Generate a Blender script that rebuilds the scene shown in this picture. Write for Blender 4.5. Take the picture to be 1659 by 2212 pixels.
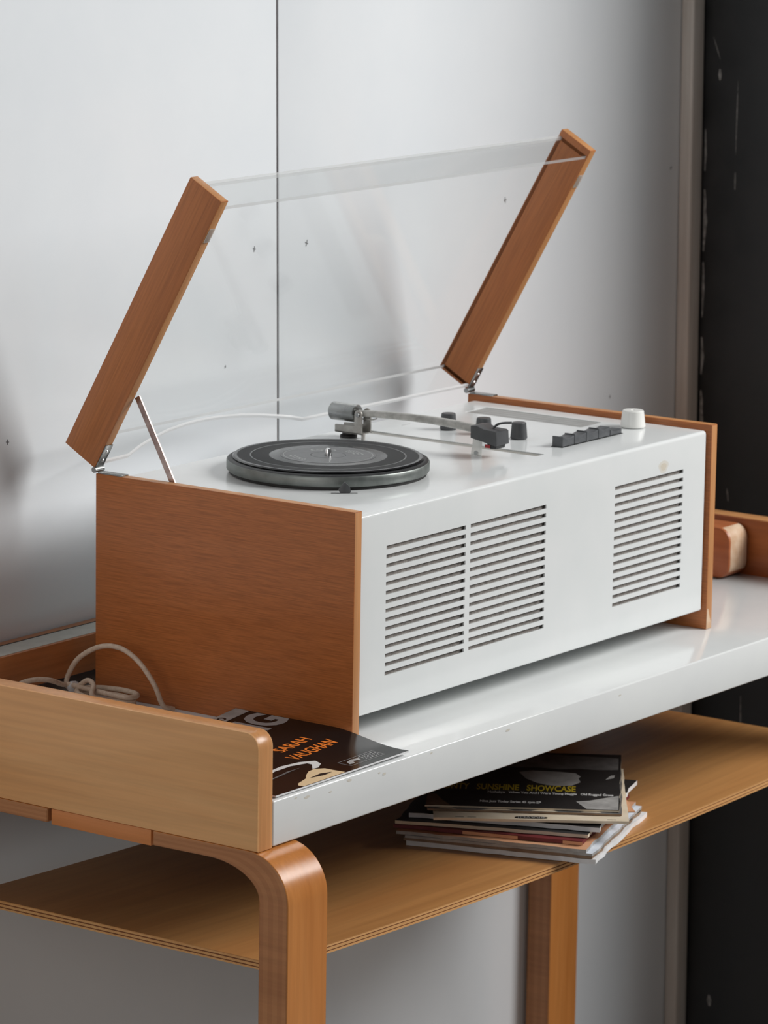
import bpy, bmesh, math, random
from mathutils import Vector, Matrix
random.seed(7)
scene = bpy.context.scene
COL = scene.collection
for o in list(bpy.data.objects): bpy.data.objects.remove(o)

# ------------------------------------------------------------------ camera
F_PX = 8980.77
cam_d = bpy.data.cameras.new('camera'); cam = bpy.data.objects.new('camera', cam_d); COL.objects.link(cam)
cam.location = (-2.76695, -2.00888, 0.85645)
cam.rotation_euler = (1.38092, -0.01534, -0.94694)
cam_d.sensor_fit = 'HORIZONTAL'; cam_d.sensor_width = 36.0; cam_d.lens = F_PX / 1659 * 36.0
cam_d.clip_start = 0.05; cam_d.clip_end = 50
cam_d.dof.use_dof = True; cam_d.dof.focus_distance = 3.50; cam_d.dof.aperture_fstop = 22
scene.camera = cam

# ------------------------------------------------------------------ light
world = bpy.data.worlds.new('world'); scene.world = world; world.use_nodes = True
bgn = world.node_tree.nodes['Background']
bgn.inputs[0].default_value = (0.96, 0.98, 1.0, 1); bgn.inputs[1].default_value = 0.10

def area(name, loc, target, sx, sy, power, col):
    d = bpy.data.lights.new(name, 'AREA'); d.shape = 'RECTANGLE'; d.size = sx; d.size_y = sy
    d.energy = power; d.color = col
    o = bpy.data.objects.new(name, d); COL.objects.link(o); o.location = loc
    o.rotation_euler = (Vector(target) - Vector(loc)).to_track_quat('-Z', 'Y').to_euler()
    return o
# large daylight window, front right and above; its light passes the end of the short black wall
area('window_daylight', (2.05, -2.00, 1.92), (0.30, 0.15, 0.10), 1.70, 1.40, 119, (1.0, 0.995, 0.98))
# weaker fill light added far left to brighten left-facing wood; no window known there
area('fill_left', (-4.00, -1.00, 1.20), (0.0, 0.10, 0.0), 1.80, 1.60, 30, (1.0, 0.985, 0.96))

vs = scene.view_settings
scene.display_settings.display_device = 'sRGB'
vs.view_transform = 'Standard'; vs.look = 'None'; vs.exposure = 0.0; vs.gamma = 1.0
vs.use_curve_mapping = False

# ------------------------------------------------------------------ materials
def srgb(r, g, b):
    f = lambda c: (c/255/12.92) if c/255 <= 0.04045 else ((c/255+0.055)/1.055)**2.4
    return (f(r), f(g), f(b), 1)

def principled(name, col, rough=0.5, metal=0.0, ior=1.5, coat=0.0):
    m = bpy.data.materials.new(name); m.use_nodes = True
    b = m.node_tree.nodes['Principled BSDF']
    b.inputs['Base Color'].default_value = col; b.inputs['Roughness'].default_value = rough
    b.inputs['Metallic'].default_value = metal; b.inputs['IOR'].default_value = ior
    b.inputs['Coat Weight'].default_value = coat
    return m

def mottled(name, c1, c2, scale=30, rough=0.4, metal=0, stretch=(1,1,1), rot=(0,0,0), lo=0.35, hi=0.65, bump=0.0, ior=1.5, r2=None, detail=5):
    m = principled(name, c1, rough, metal, ior); nt = m.node_tree; b = nt.nodes['Principled BSDF']
    tc = nt.nodes.new('ShaderNodeTexCoord'); r = nt.nodes.new('ShaderNodeMapping'); r.inputs['Rotation'].default_value = rot
    mp = nt.nodes.new('ShaderNodeMapping'); mp.inputs['Scale'].default_value = [s*scale for s in stretch]
    n = nt.nodes.new('ShaderNodeTexNoise'); n.inputs['Scale'].default_value = 1; n.inputs['Detail'].default_value = detail
    n.inputs['Roughness'].default_value = 0.6
    cr = nt.nodes.new('ShaderNodeValToRGB'); e = cr.color_ramp.elements
    e[0].position = lo; e[0].color = c1; e[1].position = hi; e[1].color = c2
    L = nt.links.new
    L(tc.outputs['Object'], r.inputs[0]); L(r.outputs[0], mp.inputs[0]); L(mp.outputs[0], n.inputs['Vector'])
    L(n.outputs['Fac'], cr.inputs[0]); L(cr.outputs[0], b.inputs['Base Color'])
    if bump:
        bp = nt.nodes.new('ShaderNodeBump'); bp.inputs['Strength'].default_value = bump; bp.inputs['Distance'].default_value = 0.0005
        L(n.outputs['Fac'], bp.inputs['Height']); L(bp.outputs[0], b.inputs['Normal'])
    if r2 is not None:
        mr = nt.nodes.new('ShaderNodeMapRange'); mr.inputs['From Min'].default_value = lo; mr.inputs['From Max'].default_value = hi
        mr.inputs['To Min'].default_value = rough; mr.inputs['To Max'].default_value = r2
        L(n.outputs['Fac'], mr.inputs[0]); L(mr.outputs[0], b.inputs['Roughness'])
    return m

def wood(name, dark, light, axis='Y', rotx=0.0, rough=0.42, broad=18, fine=420, fine_amt=0.35, ior=1.45):
    """two layers of stretched noise: broad figure and fine pores, grain along axis"""
    m = principled(name, light, rough, 0, ior); nt = m.node_tree; b = nt.nodes['Principled BSDF']; L = nt.links.new
    tc = nt.nodes.new('ShaderNodeTexCoord'); r = nt.nodes.new('ShaderNodeMapping'); r.inputs['Rotation'].default_value = (rotx, 0, 0)
    L(tc.outputs['Object'], r.inputs[0])
    def lay(s, along, detail, dist):
        mp = nt.nodes.new('ShaderNodeMapping'); sc = [s, s, s]; sc['XYZ'.index(axis)] = s*along; mp.inputs['Scale'].default_value = sc
        n = nt.nodes.new('ShaderNodeTexNoise'); n.inputs['Scale'].default_value = 1; n.inputs['Detail'].default_value = detail
        n.inputs['Roughness'].default_value = 0.62; n.inputs['Distortion'].default_value = dist
        L(r.outputs[0], mp.inputs[0]); L(mp.outputs[0], n.inputs['Vector']); return n.outputs['Fac']
    f1 = lay(broad, 0.10, 6, 0.4); f2 = lay(fine, 0.03, 3, 0.0)
    cr = nt.nodes.new('ShaderNodeValToRGB'); e = cr.color_ramp.elements
    e[0].position = 0.30; e[0].color = dark; e[1].position = 0.70; e[1].color = light
    L(f1, cr.inputs[0])
    mr = nt.nodes.new('ShaderNodeMapRange'); mr.inputs['From Min'].default_value = 0.35; mr.inputs['From Max'].default_value = 0.62
    mr.inputs['To Min'].default_value = 1.0 - fine_amt; mr.inputs['To Max'].default_value = 1.0
    L(f2, mr.inputs[0])
    mx = nt.nodes.new('ShaderNodeMix'); mx.data_type = 'RGBA'; mx.blend_type = 'MULTIPLY'; mx.inputs[0].default_value = 1.0
    L(cr.outputs[0], mx.inputs[6]); L(mr.outputs[0], mx.inputs[7]); L(mx.outputs[2], b.inputs['Base Color'])
    bp = nt.nodes.new('ShaderNodeBump'); bp.inputs['Strength'].default_value = 0.15; bp.inputs['Distance'].default_value = 0.0003
    L(f2, bp.inputs['Height']); L(bp.outputs[0], b.inputs['Normal'])
    return m

def acrylic(name, tint=(0.985, 0.987, 0.985, 1)):
    m = bpy.data.materials.new(name); m.use_nodes = True; nt = m.node_tree; nt.nodes.clear(); L = nt.links.new
    out = nt.nodes.new('ShaderNodeOutputMaterial'); mix = nt.nodes.new('ShaderNodeMixShader')
    tr = nt.nodes.new('ShaderNodeBsdfTransparent'); tr.inputs[0].default_value = tint
    gl = nt.nodes.new('ShaderNodeBsdfGlossy'); gl.inputs['Roughness'].default_value = 0.03
    lw = nt.nodes.new('ShaderNodeLayerWeight'); lw.inputs['Blend'].default_value = 0.5     # Schlick reflectance, same on both faces
    pw = nt.nodes.new('ShaderNodeMath'); pw.operation = 'POWER'; pw.inputs[1].default_value = 5.0
    ma = nt.nodes.new('ShaderNodeMath'); ma.operation = 'MULTIPLY_ADD'; ma.inputs[1].default_value = 0.42; ma.inputs[2].default_value = 0.022
    L(lw.outputs['Facing'], pw.inputs[0]); L(pw.outputs[0], ma.inputs[0])
    L(ma.outputs[0], mix.inputs[0]); L(tr.outputs[0], mix.inputs[1]); L(gl.outputs[0], mix.inputs[2]); L(mix.outputs[0], out.inputs[0])
    return m

def acrylic_edge(name, col, amount):
    m = bpy.data.materials.new(name); m.use_nodes = True; nt = m.node_tree; nt.nodes.clear(); L = nt.links.new
    out = nt.nodes.new('ShaderNodeOutputMaterial'); mix = nt.nodes.new('ShaderNodeMixShader'); mix.inputs[0].default_value = amount
    tr = nt.nodes.new('ShaderNodeBsdfTransparent')
    b = nt.nodes.new('ShaderNodeBsdfPrincipled'); b.inputs['Base Color'].default_value = col; b.inputs['Roughness'].default_value = 0.15
    tl = nt.nodes.new('ShaderNodeBsdfTranslucent'); tl.inputs[0].default_value = col
    m2 = nt.nodes.new('ShaderNodeMixShader'); m2.inputs[0].default_value = 0.5
    L(b.outputs[0], m2.inputs[1]); L(tl.outputs[0], m2.inputs[2])
    L(tr.outputs[0], mix.inputs[1]); L(m2.outputs[0], mix.inputs[2]); L(mix.outputs[0], out.inputs[0])
    return m

M = {}
M['wall'] = mottled('wall_paint', srgb(234,238,242), srgb(239,242,245), 5, 0.17, ior=1.65, r2=0.21)
M['wall_gap'] = principled('wall_gap_dark', srgb(40,36,36), 0.9)
M['joint'] = mottled('joint_filler', srgb(74,68,70), srgb(104,98,99), 18, 0.8)
M['black_wall'] = mottled('black_paint', srgb(30,31,32), srgb(38,38,39), 25, 0.35, r2=0.5)
M['batten'] = wood('batten_paint', srgb(190,178,168), srgb(206,200,193), 'Z', rough=0.45, broad=40, fine=300, fine_amt=0.08)
M['chip'] = mottled('paint_chip', srgb(150,148,145), srgb(95,94,92), 200, 0.7)
M['mark'] = principled('nail_mark_grey', srgb(110,110,112), 0.7)
M['floor'] = mottled('concrete_floor', srgb(120,115,110), srgb(140,135,130), 6, 0.6)
M['enamel'] = mottled('white_enamel', srgb(226,229,229), srgb(230,232,232), 14, 0.12, r2=0.18)
M['enamel_front'] = M['enamel']
M['deck_gap'] = principled('dark_gap', srgb(28,27,26), 0.6)
M['cloth'] = mottled('speaker_cloth', srgb(128,122,118), srgb(165,158,152), 300, 0.85)
M['slot_grey'] = principled('slot_grey', srgb(150,148,142), 0.5)
M['scale_grey'] = mottled('scale_glass', srgb(150,150,148), srgb(162,162,160), 60, 0.4)
A_LID = 1.05679
M['teak_y'] = wood('teak_side', srgb(184,108,56), srgb(192,116,64), 'Y', rough=0.36, broad=70, fine=1000, fine_amt=0.30)
M['teak_lid'] = wood('teak_lid', srgb(176,104,56), srgb(190,118,66), 'Y', rotx=A_LID, rough=0.38, broad=30, fine=600, fine_amt=0.2)
M['teak_edge'] = wood('teak_edge_strip', srgb(188,128,78), srgb(206,150,100), 'Z', rough=0.45, broad=60, fine=500, fine_amt=0.12)
M['teak_edge_lid'] = wood('teak_edge_lid', srgb(180,124,76), srgb(200,144,94), 'Y', rotx=A_LID, rough=0.45, broad=60, fine=500, fine_amt=0.12)
M['birch'] = wood('birch_veneer', srgb(216,156,100), srgb(228,174,118), 'Y', rough=0.34, broad=26, fine=160, fine_amt=0.12)
M['beech_edge'] = wood('beech_edge', srgb(196,136,84), srgb(212,154,102), 'Z', rough=0.3, broad=40, fine=300, fine_amt=0.12)
M['beech_x'] = wood('beech_rail', srgb(166,100,56), srgb(190,124,74), 'X', rough=0.35, broad=30, fine=260, fine_amt=0.14)
M['leg_face'] = wood('leg_face', srgb(188,118,58), srgb(206,138,76), 'Z', rough=0.26, broad=24, fine=200, fine_amt=0.10)
M['leg_a'] = wood('leg_lamella_light', srgb(164,108,66), srgb(184,126,80), 'Y', rough=0.4, broad=30, fine=200, fine_amt=0.12)
M['leg_b'] = wood('leg_lamella_dark', srgb(156,100,60), srgb(176,118,74), 'Y', rough=0.4, broad=30, fine=200, fine_amt=0.12)
M['shelf_top'] = wood('shelf_veneer', srgb(176,118,66), srgb(206,152,94), 'X', rough=0.42, broad=9, fine=120, fine_amt=0.12, ior=1.38)
M['ply_dark'] = wood('ply_core_dark', srgb(118,72,42), srgb(140,88,52), 'X', rough=0.6, broad=40, fine=300, fine_amt=0.2)
M['ply_light'] = wood('ply_face_light', srgb(206,150,92), srgb(222,170,112), 'X', rough=0.5, broad=40, fine=300, fine_amt=0.15)
M['table_white'] = mottled('white_laminate', srgb(224,226,226), srgb(229,231,230), 10, 0.10, r2=0.15)
M['scuff'] = principled('scuff_beige', srgb(208,203,192), 0.6)
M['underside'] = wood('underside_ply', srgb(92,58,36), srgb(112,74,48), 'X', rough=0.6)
M['spacer'] = wood('spacer_wood', srgb(196,118,62), srgb(210,134,76), 'Y', rough=0.4, broad=40, fine=300, fine_amt=0.1)
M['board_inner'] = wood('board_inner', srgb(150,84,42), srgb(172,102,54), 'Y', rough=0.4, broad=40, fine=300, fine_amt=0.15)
M['rail_white'] = mottled('rail_laminate', srgb(190,190,182), srgb(204,204,196), 60, 0.35)
M['acrylic'] = acrylic('clear_acrylic')
M['acrylic_edge'] = acrylic_edge('acrylic_edge', srgb(235,236,235), 0.55)
M['acrylic_edge_glow'] = acrylic_edge('acrylic_edge_glow', srgb(250,250,250), 0.85)  # near-white colour imitates light glowing in the rear flap's edge
M['rest'] = acrylic_edge('frosted_rest', srgb(225,225,222), 0.6)
M['steel'] = mottled('brushed_steel', srgb(128,129,128), srgb(176,177,176), 60, 0.22, 1.0, stretch=(1,0.3,1), r2=0.34)
M['steel_dark'] = mottled('dull_metal', srgb(150,147,142), srgb(178,175,170), 80, 0.42, 0.8)
M['platter_rim'] = mottled('platter_rim', srgb(112,117,114), srgb(138,142,139), 40, 0.40, 0.85, r2=0.5)
M['chrome'] = principled('chrome', srgb(225,225,225), 0.12, 1.0)
M['strut'] = mottled('strut_metal', srgb(196,176,168), srgb(150,126,120), 90, 0.25, 0.9, stretch=(1,1,0.6))
M['arm'] = mottled('arm_grey_plastic', srgb(150,148,143), srgb(186,184,179), 110, 0.32, r2=0.45)
M['dark_plastic'] = mottled('dark_grey_plastic', srgb(66,67,69), srgb(76,77,79), 60, 0.42)
M['key'] = mottled('key_plastic', srgb(74,76,79), srgb(86,88,91), 120, 0.38)
M['black_rubber'] = principled('black_rubber', srgb(40,41,42), 0.5)
M['red'] = principled('red_plastic', srgb(150,40,45), 0.4)
M['knob_white'] = principled('knob_white', srgb(232,232,228), 0.3)
M['cord'] = mottled('cord_fabric', srgb(196,172,150), srgb(214,194,174), 300, 0.6)
M['tie'] = principled('tie_white', srgb(220,222,225), 0.4)
M['block'] = wood('block_wood', srgb(164,92,54), srgb(184,112,70), 'Y', rough=0.4, broad=30, fine=250, fine_amt=0.12)
M['block_worn'] = mottled('block_worn', srgb(196,160,128), srgb(214,190,164), 60, 0.55)
M['paper_black'] = mottled('print_black', srgb(14,14,15), srgb(18,18,19), 40, 0.16, r2=0.20)
M['paper_black'].node_tree.nodes['Principled BSDF'].inputs['Specular IOR Level'].default_value = 0.14
M['paper_black_m'] = mottled('print_black_matte', srgb(34,32,32), srgb(42,40,39), 40, 0.5)
M['paper_grey'] = mottled('print_grey', srgb(150,148,146), srgb(182,180,177), 60, 0.45)
M['paper_midgrey'] = mottled('print_midgrey', srgb(92,90,89), srgb(120,118,116), 60, 0.45)
M['paper_white'] = mottled('paper_white', srgb(222,222,222), srgb(236,236,238), 60, 0.6)
M['paper_blue'] = mottled('paper_cool_white', srgb(212,220,232), srgb(228,233,240), 60, 0.6)
M['paper_cream'] = mottled('paper_cream', srgb(222,206,180), srgb(234,220,198), 60, 0.6)
M['paper_tan'] = mottled('paper_tan', srgb(206,150,112), srgb(216,164,126), 40, 0.6)
M['paper_brown'] = mottled('paper_brown', srgb(120,96,76), srgb(150,124,100), 60, 0.6)
M['paper_red'] = mottled('paper_red', srgb(100,30,36), srgb(120,40,44), 60, 0.5)
M['paper_green'] = mottled('paper_dark_green', srgb(48,60,60), srgb(60,72,70), 60, 0.4)
M['ink_orange'] = principled('ink_orange', srgb(240,130,50), 0.35)
M['ink_yellow'] = principled('ink_yellow', srgb(206,180,50), 0.4)
M['ink_white'] = principled('ink_white', srgb(225,224,222), 0.35)
M['ink_silver'] = principled('ink_silver', srgb(168,168,168), 0.35)
M['ink_black'] = principled('ink_black', srgb(20,20,20), 0.4)
M['ink_tan'] = principled('ink_tan', srgb(236,208,166), 0.35)
M['label_grey'] = mottled('record_label', srgb(66,67,69), srgb(84,85,87), 200, 0.35)

def vinyl_material():
    m = principled('vinyl', (0.012, 0.012, 0.013, 1), 0.3, 0, 1.55); nt = m.node_tree; b = nt.nodes['Principled BSDF']; L = nt.links.new
    tc = nt.nodes.new('ShaderNodeTexCoord'); sx = nt.nodes.new('ShaderNodeSeparateXYZ'); L(tc.outputs['Object'], sx.inputs[0])
    cx = nt.nodes.new('ShaderNodeCombineXYZ'); L(sx.outputs[0], cx.inputs[0]); L(sx.outputs[1], cx.inputs[1])
    ln = nt.nodes.new('ShaderNodeVectorMath'); ln.operation = 'LENGTH'; L(cx.outputs[0], ln.inputs[0])
    cr = nt.nodes.new('ShaderNodeValToRGB'); cr.color_ramp.interpolation = 'LINEAR'
    mr = nt.nodes.new('ShaderNodeMapRange'); mr.inputs['From Min'].default_value = 0; mr.inputs['From Max'].default_value = 0.0852
    L(ln.outputs['Value'], mr.inputs[0]); L(mr.outputs[0], cr.inputs[0])
    stops = [(0.0, 0.14), (0.612, 0.14), (0.618, 0.42), (0.80, 0.46), (0.805, 0.2), (0.815, 0.2), (0.82, 0.42), (0.945, 0.42), (0.955, 0.16), (1.0, 0.2)]
    el = cr.color_ramp.elements
    while len(el) < len(stops): el.new(0.5)
    for e, (p, v) in zip(el, stops): e.position = p; e.color = (v, v, v, 1)
    L(cr.outputs[0], b.inputs['Roughness'])
    sp = nt.nodes.new('ShaderNodeMapRange'); sp.inputs['From Min'].default_value = 0.16; sp.inputs['From Max'].default_value = 0.42; sp.inputs['To Min'].default_value = 0.30; sp.inputs['To Max'].default_value = 0.06
    L(cr.outputs[0], sp.inputs[0]); L(sp.outputs[0], b.inputs['Specular IOR Level'])
    wv = nt.nodes.new('ShaderNodeMath'); wv.operation = 'MULTIPLY'; wv.inputs[1].default_value = 9000; L(ln.outputs['Value'], wv.inputs[0])
    sn = nt.nodes.new('ShaderNodeMath'); sn.operation = 'SINE'; L(wv.outputs[0], sn.inputs[0])
    bp = nt.nodes.new('ShaderNodeBump'); bp.inputs['Strength'].default_value = 0.06; bp.inputs['Distance'].default_value = 0.0002
    L(sn.outputs[0], bp.inputs['Height']); L(bp.outputs[0], b.inputs['Normal'])
    return m
M['vinyl'] = vinyl_material()

# ------------------------------------------------------------------ helpers
ROOT = {}
def thing(name, label, cat, loc, group=None, kind=None):
    o = bpy.data.objects.new(name, None); COL.objects.link(o); o.location = loc; o.empty_display_size = 0.05
    if label: o['label'] = label
    if cat: o['category'] = cat
    if group: o['group'] = group
    if kind: o['kind'] = kind
    ROOT[o.name] = Vector(loc)
    return o

def root_loc(o):
    while o.parent: o = o.parent
    return ROOT.get(o.name, Vector((0, 0, 0)))

def part(name, verts, faces, mat, parent=None, smooth=False, fmats=None, mats=None, label=None):
    """verts in world coordinates; parent is a thing (or one of its parts, which sits at the thing's origin)"""
    off = root_loc(parent) if parent else Vector((0, 0, 0))
    me = bpy.data.meshes.new(name)
    me.from_pydata([tuple(Vector(v) - off) for v in verts], [], faces)
    for m in (mats or [mat]): me.materials.append(m)
    if fmats:
        for p, i in zip(me.polygons, fmats): p.material_index = i
    if smooth:
        for p in me.polygons: p.use_smooth = True
    me.update()
    o = bpy.data.objects.new(name, me); COL.objects.link(o)
    if parent: o.parent = parent
    if label: o['label'] = label
    if smooth == 'auto': autosmooth(o)
    return o

def autosmooth(o, ang=35):
    bm = bmesh.new(); bm.from_mesh(o.data)
    for e in bm.edges:
        e.smooth = not (len(e.link_faces) == 2 and e.calc_face_angle(0) > math.radians(ang)) and len(e.link_faces) == 2
    for f in bm.faces: f.smooth = True
    bm.to_mesh(o.data); bm.free()

def fixnormals(o):
    bm = bmesh.new(); bm.from_mesh(o.data); bmesh.ops.recalc_face_normals(bm, faces=bm.faces); bm.to_mesh(o.data); bm.free(); return o

def box(name, lo, hi, mat, parent=None, bevel=0.0, seg=2, frame=None, mats=None, fm=None, label=None):
    """axis-aligned box (optionally mapped by frame); fm(normal)->material index"""
    bm = bmesh.new(); bmesh.ops.create_cube(bm, size=1)
    for v in bm.verts: v.co = Vector([lo[i] + (v.co[i]+0.5)*(hi[i]-lo[i]) for i in range(3)])
    if fm:
        bm.normal_update()
        for f in bm.faces: f.material_index = fm(f.normal)
    if bevel: bmesh.ops.bevel(bm, geom=bm.edges[:], offset=bevel, segments=seg, affect='EDGES', profile=0.5)
    if frame:
        for v in bm.verts: v.co = frame(v.co)
    bmesh.ops.recalc_face_normals(bm, faces=bm.faces)
    V = [v.co.copy() for v in bm.verts]; Fc = [[v.index for v in f.verts] for f in bm.faces]; mi = [f.material_index for f in bm.faces]; bm.free()
    return part(name, V, Fc, mat, parent, smooth='auto' if bevel else False, fmats=mi if fm else None, mats=mats, label=label)

def prism(name, poly, a0, a1, axis, mat, parent=None, bevel=0.0, mats=None, fm=None, frame=None, smooth='auto', label=None):
    """polygon (2D in the two other axes, in XYZ order) extruded along axis"""
    n = len(poly)
    def put(p, a):
        if axis == 0: return Vector((a, p[0], p[1]))
        if axis == 1: return Vector((p[0], a, p[1]))
        return Vector((p[0], p[1], a))
    bm = bmesh.new()
    A = [bm.verts.new(put(p, a0)) for p in poly]; B = [bm.verts.new(put(p, a1)) for p in poly]
    bm.faces.new(A); bm.faces.new(B[::-1])
    for i in range(n): bm.faces.new((A[i], B[i], B[(i+1) % n], A[(i+1) % n]))
    bmesh.ops.recalc_face_normals(bm, faces=bm.faces); bm.normal_update()
    if fm:
        for f in bm.faces: f.material_index = fm(f.normal)
    if bevel:
        cap = [e for e in bm.edges if abs(e.verts[0].co[axis]-e.verts[1].co[axis]) < 1e-9]
        bmesh.ops.bevel(bm, geom=cap, offset=bevel, segments=2, affect='EDGES', profile=0.5)
    if frame:
        for v in bm.verts: v.co = frame(v.co)
    bmesh.ops.recalc_face_normals(bm, faces=bm.faces)
    bm.verts.index_update()
    V = [v.co.copy() for v in bm.verts]; Fc = [[v.index for v in f.verts] for f in bm.faces]; mi = [f.material_index for f in bm.faces]; bm.free()
    return part(name, V, Fc, mat, parent, smooth=smooth, fmats=mi if fm else None, mats=mats, label=label)

def lathe(name, prof, c, mat, parent=None, seg=64, axis=2, mats=None, pm=None, label=None):
    """profile [(r, h)] spun about axis through c; r=0 ends are closed"""
    V, Fc, mi = [], [], []
    def pt(r, h, t):
        a, b = r*math.cos(t), r*math.sin(t)
        if axis == 2: return (c[0]+a, c[1]+b, c[2]+h)
        if axis == 1: return (c[0]+a, c[1]+h, c[2]+b)
        return (c[0]+h, c[1]+a, c[2]+b)
    idx = []
    for r, h in prof:
        if r < 1e-9: idx.append([len(V)]*seg); V.append(pt(0, h, 0))
        else:
            idx.append(list(range(len(V), len(V)+seg))); V += [pt(r, h, 2*math.pi*k/seg) for k in range(seg)]
    for i in range(len(prof)-1):
        for k in range(seg):
            q = [idx[i][k], idx[i][(k+1) % seg], idx[i+1][(k+1) % seg], idx[i+1][k]]
            f = []
            for v in q:
                if v not in f: f.append(v)
            if len(f) > 2: Fc.append(f); mi.append(pm[i] if pm else 0)
    o = part(name, V, Fc, mat, parent, fmats=mi if pm else None, mats=mats, label=label)
    fixnormals(o); autosmooth(o); return o

def smooth_path(P, n=8):
    """Catmull-Rom through the points"""
    P = [Vector(p) for p in P]; Q = [P[0]*2-P[1]] + P + [P[-1]*2-P[-2]]; out = []
    for i in range(1, len(Q)-2):
        for k in range(n):
            t = k/n; a, b, c, d = Q[i-1], Q[i], Q[i+1], Q[i+2]
            out.append(0.5*((2*b)+(c-a)*t+(2*a-5*b+4*c-d)*t*t+(3*b-a-3*c+d)*t**3))
    out.append(P[-1]); return out

def tube(name, path, r, mat, parent=None, seg=10, label=None, squash=(1, 1)):
    path = [Vector(p) for p in path]; R = r if callable(r) else (lambda t: r)
    V, Fc = [], []; n = len(path); up = Vector((0, 0, 1))
    prev = None
    for i, p in enumerate(path):
        t = (path[min(i+1, n-1)]-path[max(i-1, 0)]).normalized()
        if prev is None:
            ref = up if abs(t.dot(up)) < 0.95 else Vector((1, 0, 0))
            a = t.cross(ref).normalized()
        else: a = (prev - t*prev.dot(t)).normalized()
        prev = a; b = t.cross(a).normalized(); rr = R(i/(n-1))
        V += [p + a*rr*squash[0]*math.cos(2*math.pi*k/seg) + b*rr*squash[1]*math.sin(2*math.pi*k/seg) for k in range(seg)]
    for i in range(n-1):
        for k in range(seg):
            Fc.append((i*seg+k, i*seg+(k+1) % seg, (i+1)*seg+(k+1) % seg, (i+1)*seg+k))
    Fc.append(list(range(seg))[::-1]); Fc.append([(n-1)*seg+k for k in range(seg)])
    o = part(name, V, Fc, mat, parent, label=label); fixnormals(o); autosmooth(o, 50); return o

def text(name, body, size, mat, parent, fmap, sx=1.0, bold=0.0, spacing=1.0, width=None, align='LEFT', lift=0.00012):
    """flat lettering as a mesh; fmap(s,t)->world point on the surface; width: fit the line to this length"""
    c = bpy.data.curves.new('lettering', 'FONT'); c.body = body; c.size = size; c.offset = bold; c.space_character = spacing
    c.resolution_u = 3; c.fill_mode = 'FRONT'
    tmp = bpy.data.objects.new('lettering', c); COL.objects.link(tmp)
    dg = bpy.context.evaluated_depsgraph_get()
    me = bpy.data.meshes.new_from_object(tmp.evaluated_get(dg)); bpy.data.objects.remove(tmp)
    xs = [v.co.x for v in me.vertices]; x0, x1 = min(xs), max(xs)
    k = sx if width is None else width/(x1-x0)
    V = [fmap((v.co.x-x0)*k, v.co.y) for v in me.vertices]; Fc = [list(p.vertices) for p in me.polygons]
    bpy.data.meshes.remove(me)
    return part(name, V, Fc, mat, parent)

def patch(name, poly, mat, parent, fmap):
    """flat printed shape: 2D outline filled and mapped on to the surface"""
    bm = bmesh.new(); vs_ = [bm.verts.new((p[0], p[1], 0)) for p in poly]; f = bm.faces.new(vs_)
    bmesh.ops.triangulate(bm, faces=[f])
    bmesh.ops.subdivide_edges(bm, edges=bm.edges[:], cuts=2, use_grid_fill=True)
    bmesh.ops.triangulate(bm, faces=bm.faces[:])
    bm.verts.index_update()
    V = [fmap(v.co.x, v.co.y) for v in bm.verts]; Fc = [[v.index for v in f.verts] for f in bm.faces]; bm.free()
    return part(name, V, Fc, mat, parent)

# ------------------------------------------------------------------ setting
YW = 0.345; TILT = -0.0209; Z_FLOOR = -0.70
fl = box('floor', (-4.5, -4.0, Z_FLOOR-0.05), (1.30, YW+0.10, Z_FLOOR), M['floor']); fl['kind'] = 'structure'
def tilt(v): return Vector((v.x + TILT*v.z, v.y, v.z))     # the wall's joints lean a little against the table
wall = thing('wall_back', None, None, (0, YW, 0), kind='structure')
box('wall_core', (-4.5, YW+0.012, Z_FLOOR), (1.20, YW+0.06, 2.2), M['wall_gap'], wall, frame=tilt)
box('panel', (-4.5, YW, Z_FLOOR), (0.3509, YW+0.012, 2.2), M['wall'], wall, frame=tilt, bevel=0.0006)
box('panel', (0.3541, YW, Z_FLOOR), (1.085, YW+0.012, 2.2), M['wall'], wall, frame=tilt, bevel=0.0006)
box('joint_strip', (0.3506, YW+0.0012, Z_FLOOR), (0.3544, YW+0.011, 2.2), M['joint'], wall, frame=tilt)
def cross_mark(x, z, s):
    a = 0.18*s; y = YW-0.0002
    poly = [(-a,-a),(-a,-s),(a,-s),(a,-a),(s*.8,-a),(s*.8,a),(a,a),(a,s),(-a,s),(-a,a),(-s*.8,a),(-s*.8,-a)]
    rot = random.uniform(-0.5, 0.5)
    V = [(x+px*math.cos(rot)-pz*math.sin(rot), y, z+px*math.sin(rot)+pz*math.cos(rot)) for px, pz in poly]
    part('nail_mark', V, [list(range(12))[::-1]], M['mark'], wall)
for x, z, s in ((0.3082,0.3615,0.0028),(0.3901,0.3595,0.0032),(0.7269,0.3721,0.0030),(1.045,0.3797,0.0022),(0.9344,0.1438,0.0022),(-0.0442,0.2248,0.0025),(0.2655,0.255,0.0016)):
    cross_mark(x, z, s)
# corner batten
tr = box('trim_1', (1.0685, YW-0.016, Z_FLOOR), (1.0925, YW, 2.2), M['batten'], frame=tilt, bevel=0.003, seg=3); tr['kind'] = 'structure'
# black side wall
XB = 1.0955
bw = thing('wall_right', None, None, (XB, 0.1, 0), kind='structure')
box('wall_board', (XB, -0.12, Z_FLOOR), (XB+0.12, YW+0.06, 2.2), M['black_wall'], bw, frame=tilt)
def on_black(y, z, d=0.0002): return tilt(Vector((XB-d, y, z)))
def black_shape(name, pts, mat): part(name, [on_black(y, z) for y, z in pts], [list(range(len(pts)))], mat, bw)
yb = lambda y: y - 0.017
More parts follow.
